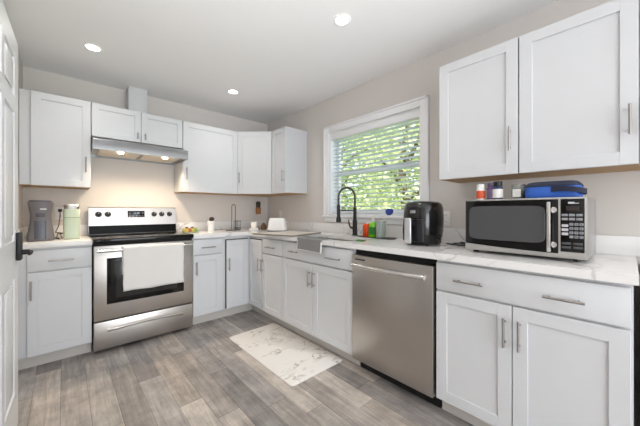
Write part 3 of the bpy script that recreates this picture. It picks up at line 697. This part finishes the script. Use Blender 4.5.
MB().tube([(.107*math.cos(a), -.0935-.002, .056) if 0 else (.1055*math.copysign(abs(math.cos(a))**.33, math.cos(a)), .0915*math.copysign(abs(math.sin(a))**.33, math.sin(a)), .057) for a in [2*PI*i/48+.01 for i in range(48)]], .0022, 6, True).build('piping', M_nv, t)
b = MB(); b.rings([[(x, y, z-.012), (x, y-.004, z-.012), (x, y-.004, z+.012), (x, y, z+.012)] for x, y, z in [(.005, -.094, .040), (.02, -.098, .041), (.06, -.104, .040), (.10, -.106, .034), (.128, -.095, .024), (.12, -.06, .022), (.106, -.03, .026)]]); b.build('carry_strap', M_nv, t)

# ------------------------------------------------------------------ left counter items
t = thing('coffee_maker', 'tall grey single-serve coffee maker on the counter left of the range', 'coffee maker', (-2.292, -.40, CT1))
M_cg = mat('slate_grey_plastic', '#6d696b', .45, var=.03)
b = MB(); b.sup([(0.0005, .075, .095, 0, 0, 3.5), (.01, .078, .098, 0, 0, 3.5), (.03, .077, .097, 0, 0, 3.5), (.14, .062, .085, 0, .004, 3.5), (.20, .060, .084, 0, .004, 3.5), (.285, .073, .092, 0, .004, 3.5), (.296, .074, .093, 0, .004, 3.5), (.30, .070, .089, 0, .004, 3.5)], seg=48)
b.build('housing', M_cg, t)
MB().sup([(.3, .068, .086, 0, .004, 3.5), (.309, .068, .086, 0, .004, 3.5), (.312, .062, .08, 0, .004, 3.5)], seg=48).build('lid', mat('dark_grey_lid', '#4d494f', .4), t)
b = MB().sup([(.02, .031, .012, 0, -.092, 4), (.155, .033, .012, 0, -.076, 4)], seg=30); b.build('tumbler_bay', mat('bay_tint', '#55575f', .2), t)
MB().box(-.026, .026, -.090, -.075, .185, .212, .003).build('brew_spout', mat('dark_grey_lid', '#4d494f', .4), t)
MB().box(-.002, .034, -.0905, -.0875, .240, .249, .001).build('brand_mark', M_white, t)
t = canister = thing('canister', 'mint green canister with silver lid beside the coffee maker', 'canister', (-2.112, -.37, CT1))
b = MB().sup([(.0005, .048, .055, 0, 0, 5), (.005, .052, .06, 0, 0, 5), (.24, .053, .062, 0, 0, 5), (.246, .050, .058, 0, 0, 5)], seg=40); b.build('canister_body', mat('mint_plastic', '#c4cfb6', .35), t)
MB().sup([(.247, .047, .056, 0, 0, 4), (.275, .051, .06, 0, 0, 4), (.282, .046, .055, 0, 0, 4)], seg=40).build('lid', M_steel, t)
MB().box(-.0525, .053, -.063, -.0605, .175, .18, .0008).build('front_seam', mat('mint_dark', '#8fa47e', .4), t)
def plate(name, label, loc, rz, kind='outlet'):
    t = thing(name, label, 'outlet' if kind == 'outlet' else 'switch', loc, rz)
    MB().box(-.035, .035, -.006, -.0005, -.057, .057, .0025).build('cover_plate', M_white, t)
    for z in (-.024, .024):
        q = MB().lathe([(.0165, 0), (.016, .002)], seg=20).xf(Matrix.Translation((0, -.006, z)) @ Matrix.Rotation(PI/2, 4, 'X')).build('socket', M_white, t)
        MB().box(-.0065, -.0045, -.0086, -.0079, z-.004, z+.005).box(.0045, .0065, -.0086, -.0079, z-.004, z+.005).build('slot', M_dark, q)
    return t
plate('wall_outlet', 'white wall outlet behind the green canister', (-2.185, 0, 1.12), 0)
plate('wall_outlet', 'white wall outlet beside the toaster in the corner', (0, -.33, 1.09), R)
plate('wall_outlet', 'white wall outlet between the window and the microwave', (0, -2.55, 1.085), R)
o = MB().box(-.014, .014, -.034, -.0092, -.012, .014, .004).tube([(0, -.03, -.008), (0, -.045, -.06), (-.01, -.05, -.14), (-.03, -.09, -.193), (.03, -.14, -.200), (.0, -.17, -.201)], .0035, 8).build('power_plug', M_blkmatte)
o.location = (-2.185, 0, 1.147); tag(o, 'black plug and cord hanging from outlet left of canister', 'plug')
o = MB().tube([(-2.225, -.22, .9165), (-2.19, -.30, .9165), (-2.19, -.40, .9165), (-2.205, -.36, .922), (-2.197, -.26, .955), (-2.180, -.20, .94), (-2.172, -.28, .9165)], .0035, 8).build('power_cord', M_blkmatte)
adopt(o, canister, (-2.112, -.37, CT1))

# ------------------------------------------------------------------ back counter items
t = thing('serving_tray', 'low sage dish holding colourful food packets right of the range', 'tray', (-1.155, -.33, CT1), .05)
MB().sup([(.0005, .075, .045, 0, 0, 5), (.012, .082, .052, 0, 0, 5), (.012, .078, .048, 0, 0, 5), (.004, .072, .042, 0, 0, 5)], seg=36).build('dish', mat('sage_dish', '#9aa890', .5), t)
cols = [('#c9b64c', -.05), ('#b9542f', -.02), ('#d8c04a', .01), ('#7da24b', .04)]
for i, (c, x) in enumerate(cols):
    q = MB().box(x-.014, x+.014, -.036, .036, .0045, .044+.003*(i % 2), .002).build('food_packet', mat('packet_%s' % c[1:], c, .5, var=.3, bscale=40)); q.location = (-1.155, -.33, CT1); q.rotation_euler = (0, 0, .05)
    tag(q, ['yellow packet at the left end of the packet tray', 'red-brown packet second from the left in the packet tray', 'yellow packet between red and green ones in the tray', 'green packet at the right end of the packet tray'][i], 'packet', 'food packets in the tray')
for i, x in enumerate((-1.19, -1.135)):
    q = MB().box(-.013, .013, -.010, .010, .0, .012, .003).build('bottle_cap', mat('maroon_cap', '#4e2c2c', .4)); q.location = (x, -.31, CT1+.049)
    tag(q, ['dark maroon cap lying on the left packets', 'dark maroon cap lying on the right packets'][i], 'cap')
t = thing('utensil_cup', 'white tapered cup on the back counter right of the range', 'cup', (-.965, -.40, CT1))
MB().lathe([(.026, .0005), (.029, .002), (.040, .122), (.0375, .122), (.027, .006), (.001, .005)], seg=30, cap1=False).build('cup_body', M_white, t)
t = thing('scrub_brush', 'dark round brush sticking out of the white cup', 'brush', (-.965, -.40, CT1+.007))
MB().tube([(0, 0, 0), (.003, 0, .07), (.005, 0, .11)], .006, 8).build('brush_handle', M_blkmatte, t)
MB().sup([(.105, .015, .015, .005, 0, 2), (.125, .026, .024, .006, 0, 2.2), (.145, .026, .024, .008, 0, 2.2), (.157, .014, .014, .008, 0, 2)]).build('brush_head', mat('dark_brown_bristles', '#3b2f2c', .8, bump=1, bscale=250, var=.5), t)
t = thing('paper_towel_holder', 'empty dark wire paper towel holder standing before the corner', 'holder', (-.69, -.35, CT1), 0)
M_wire = mat('dark_wire', '#3c3531', .45, .6)
b = MB(); b.tube([(-.085+.17*i/10, .0, .006) for i in range(11)], .005, 8); b.tube([(0, -.06, .006), (0, .06, .006)], .005, 8); b.build('base', M_wire, t)
pts = [(-.012, 0, .008), (-.012, 0, .285)]+[(.010-.022*math.cos(PI*i/8), 0, .285+.022*math.sin(PI*i/8)) for i in range(1, 8)]+[(.032, 0, .285), (.032, 0, .008)]
MB().tube(pts, .0042, 8).build('upright_loop', M_wire, t)
b = MB()
for x in (.03, .078):
    for y in (-.03, .03): b.cyl((x, y, .004), (x, y, .115), .0035, seg=8)
for z in (.03, .112): b.tube([(.04, -.03, z), (.088, -.03, z), (.078, .03, z), (.03, .03, z)], .0035, 6, True)
b.build('side_rack', M_wire, t)
o = MB().box(-.052, .052, -.045, .045, .0005, .022, .004).build('soap_dish', M_white); o.location = (-.45, -.42, CT1); o.rotation_euler = (0, 0, -.6); tag(o, 'flat white block under the small white candle in the corner', 'stand')
t = thing('candle', 'small white square candle on the white block in the corner', 'candle', (-.45, -.42, CT1+.0225), -.6)
MB().box(-.034, .034, -.034, .034, 0, .078, .005).build('wax', mat('candle_wax', '#eee8dc', .5), t); MB().cyl((0, 0, .078), (0, 0, .088), .0015, seg=6).build('wick', M_dark, t)
t = thing('lidded_pot', 'small brown wooden pot between white candle and toaster', 'pot', (-.34, -.46, CT1))
MB().lathe([(.026, .0005), (.034, .01), (.036, .04), (.028, .062), (.02, .065)], seg=24).build('pot_body', mat('brown_wood', '#6f4d30', .5, var=.3, bscale=30), t); MB().lathe([(.021, .065), (.018, .078), (.006, .085)], seg=20).build('lid', mat('dark_wood', '#3f2c20', .5), t)
# wall-hung wooden holder
t = thing('wooden_wall_holder', 'small wooden holder with dark top hung on the back wall near the corner', 'wall holder', (-.165, -.003, 1.10))
MB().sup([(0, .026, .022, 0, -.024, 4), (.01, .032, .026, 0, -.027, 4), (.09, .034, .026, 0, -.027, 4)]).build('wooden_cup', mat('orange_wood', '#a8713c', .5, var=.25, bscale=30), t)
MB().sup([(.09, .026, .02, 0, -.026, 3), (.12, .03, .022, 0, -.026, 3), (.165, .03, .022, 0, -.026, 3), (.175, .02, .015, 0, -.026, 3)]).build('dark_top', mat('dark_olive_top', '#3a3426', .6, bump=1, bscale=120, var=.4), t)
# toaster
t = thing('toaster', 'white two-slot toaster on the counter near the corner', 'toaster', (-.345, -.77, CT1), math.radians(-45))
b = MB(); b.sup([(.012, .104, .07, 0, 0, 6), (.02, .107, .072, 0, 0, 6), (.10, .095, .066, 0, 0, 6), (.142, .086, .060, 0, 0, 5), (.152, .076, .05, 0, 0, 5)], seg=48); b.build('housing', M_white, t)
for y in (-.022, .022): MB().box(-.062, .062, y-.009, y+.009, .1505, .1535, .001).build('slot', M_dark, t)
for x in (-.09, .09):
    for y in (-.05, .05): MB().cyl((x, y, .0005), (x, y, .013), .009).build('foot', M_blkmatte, t)
MB().box(.095, .115, -.014, .014, .095, .107, .003).build('lever', M_white, t)
# board
p3 = [(-.80, -1.02), (-.655, -1.485), (-.20, -1.35), (-.34, -.96)]
b = MB(); b.prism(p3, .0005, .011); o = b.build('cutting_board', mat('pale_board', '#d6cfc5', .5, var=.03), smooth=False); o.location = (0, 0, CT1); tag(o, 'large pale board with brown rim lying on the counter left of sink', 'board')
b = MB(); q = p3+[p3[0]]
for a, c in zip(q, q[1:]):
    a, c = Vector(a), Vector(c); n_ = (c-a).normalized(); r_ = Vector((n_.y, -n_.x))*-.004
    b.prism([tuple(a), tuple(c), tuple(c+r_), tuple(a+r_)], .001, .0125)
b.build('rim', mat('brown_rim', '#8b7a69', .6), o, smooth=False)
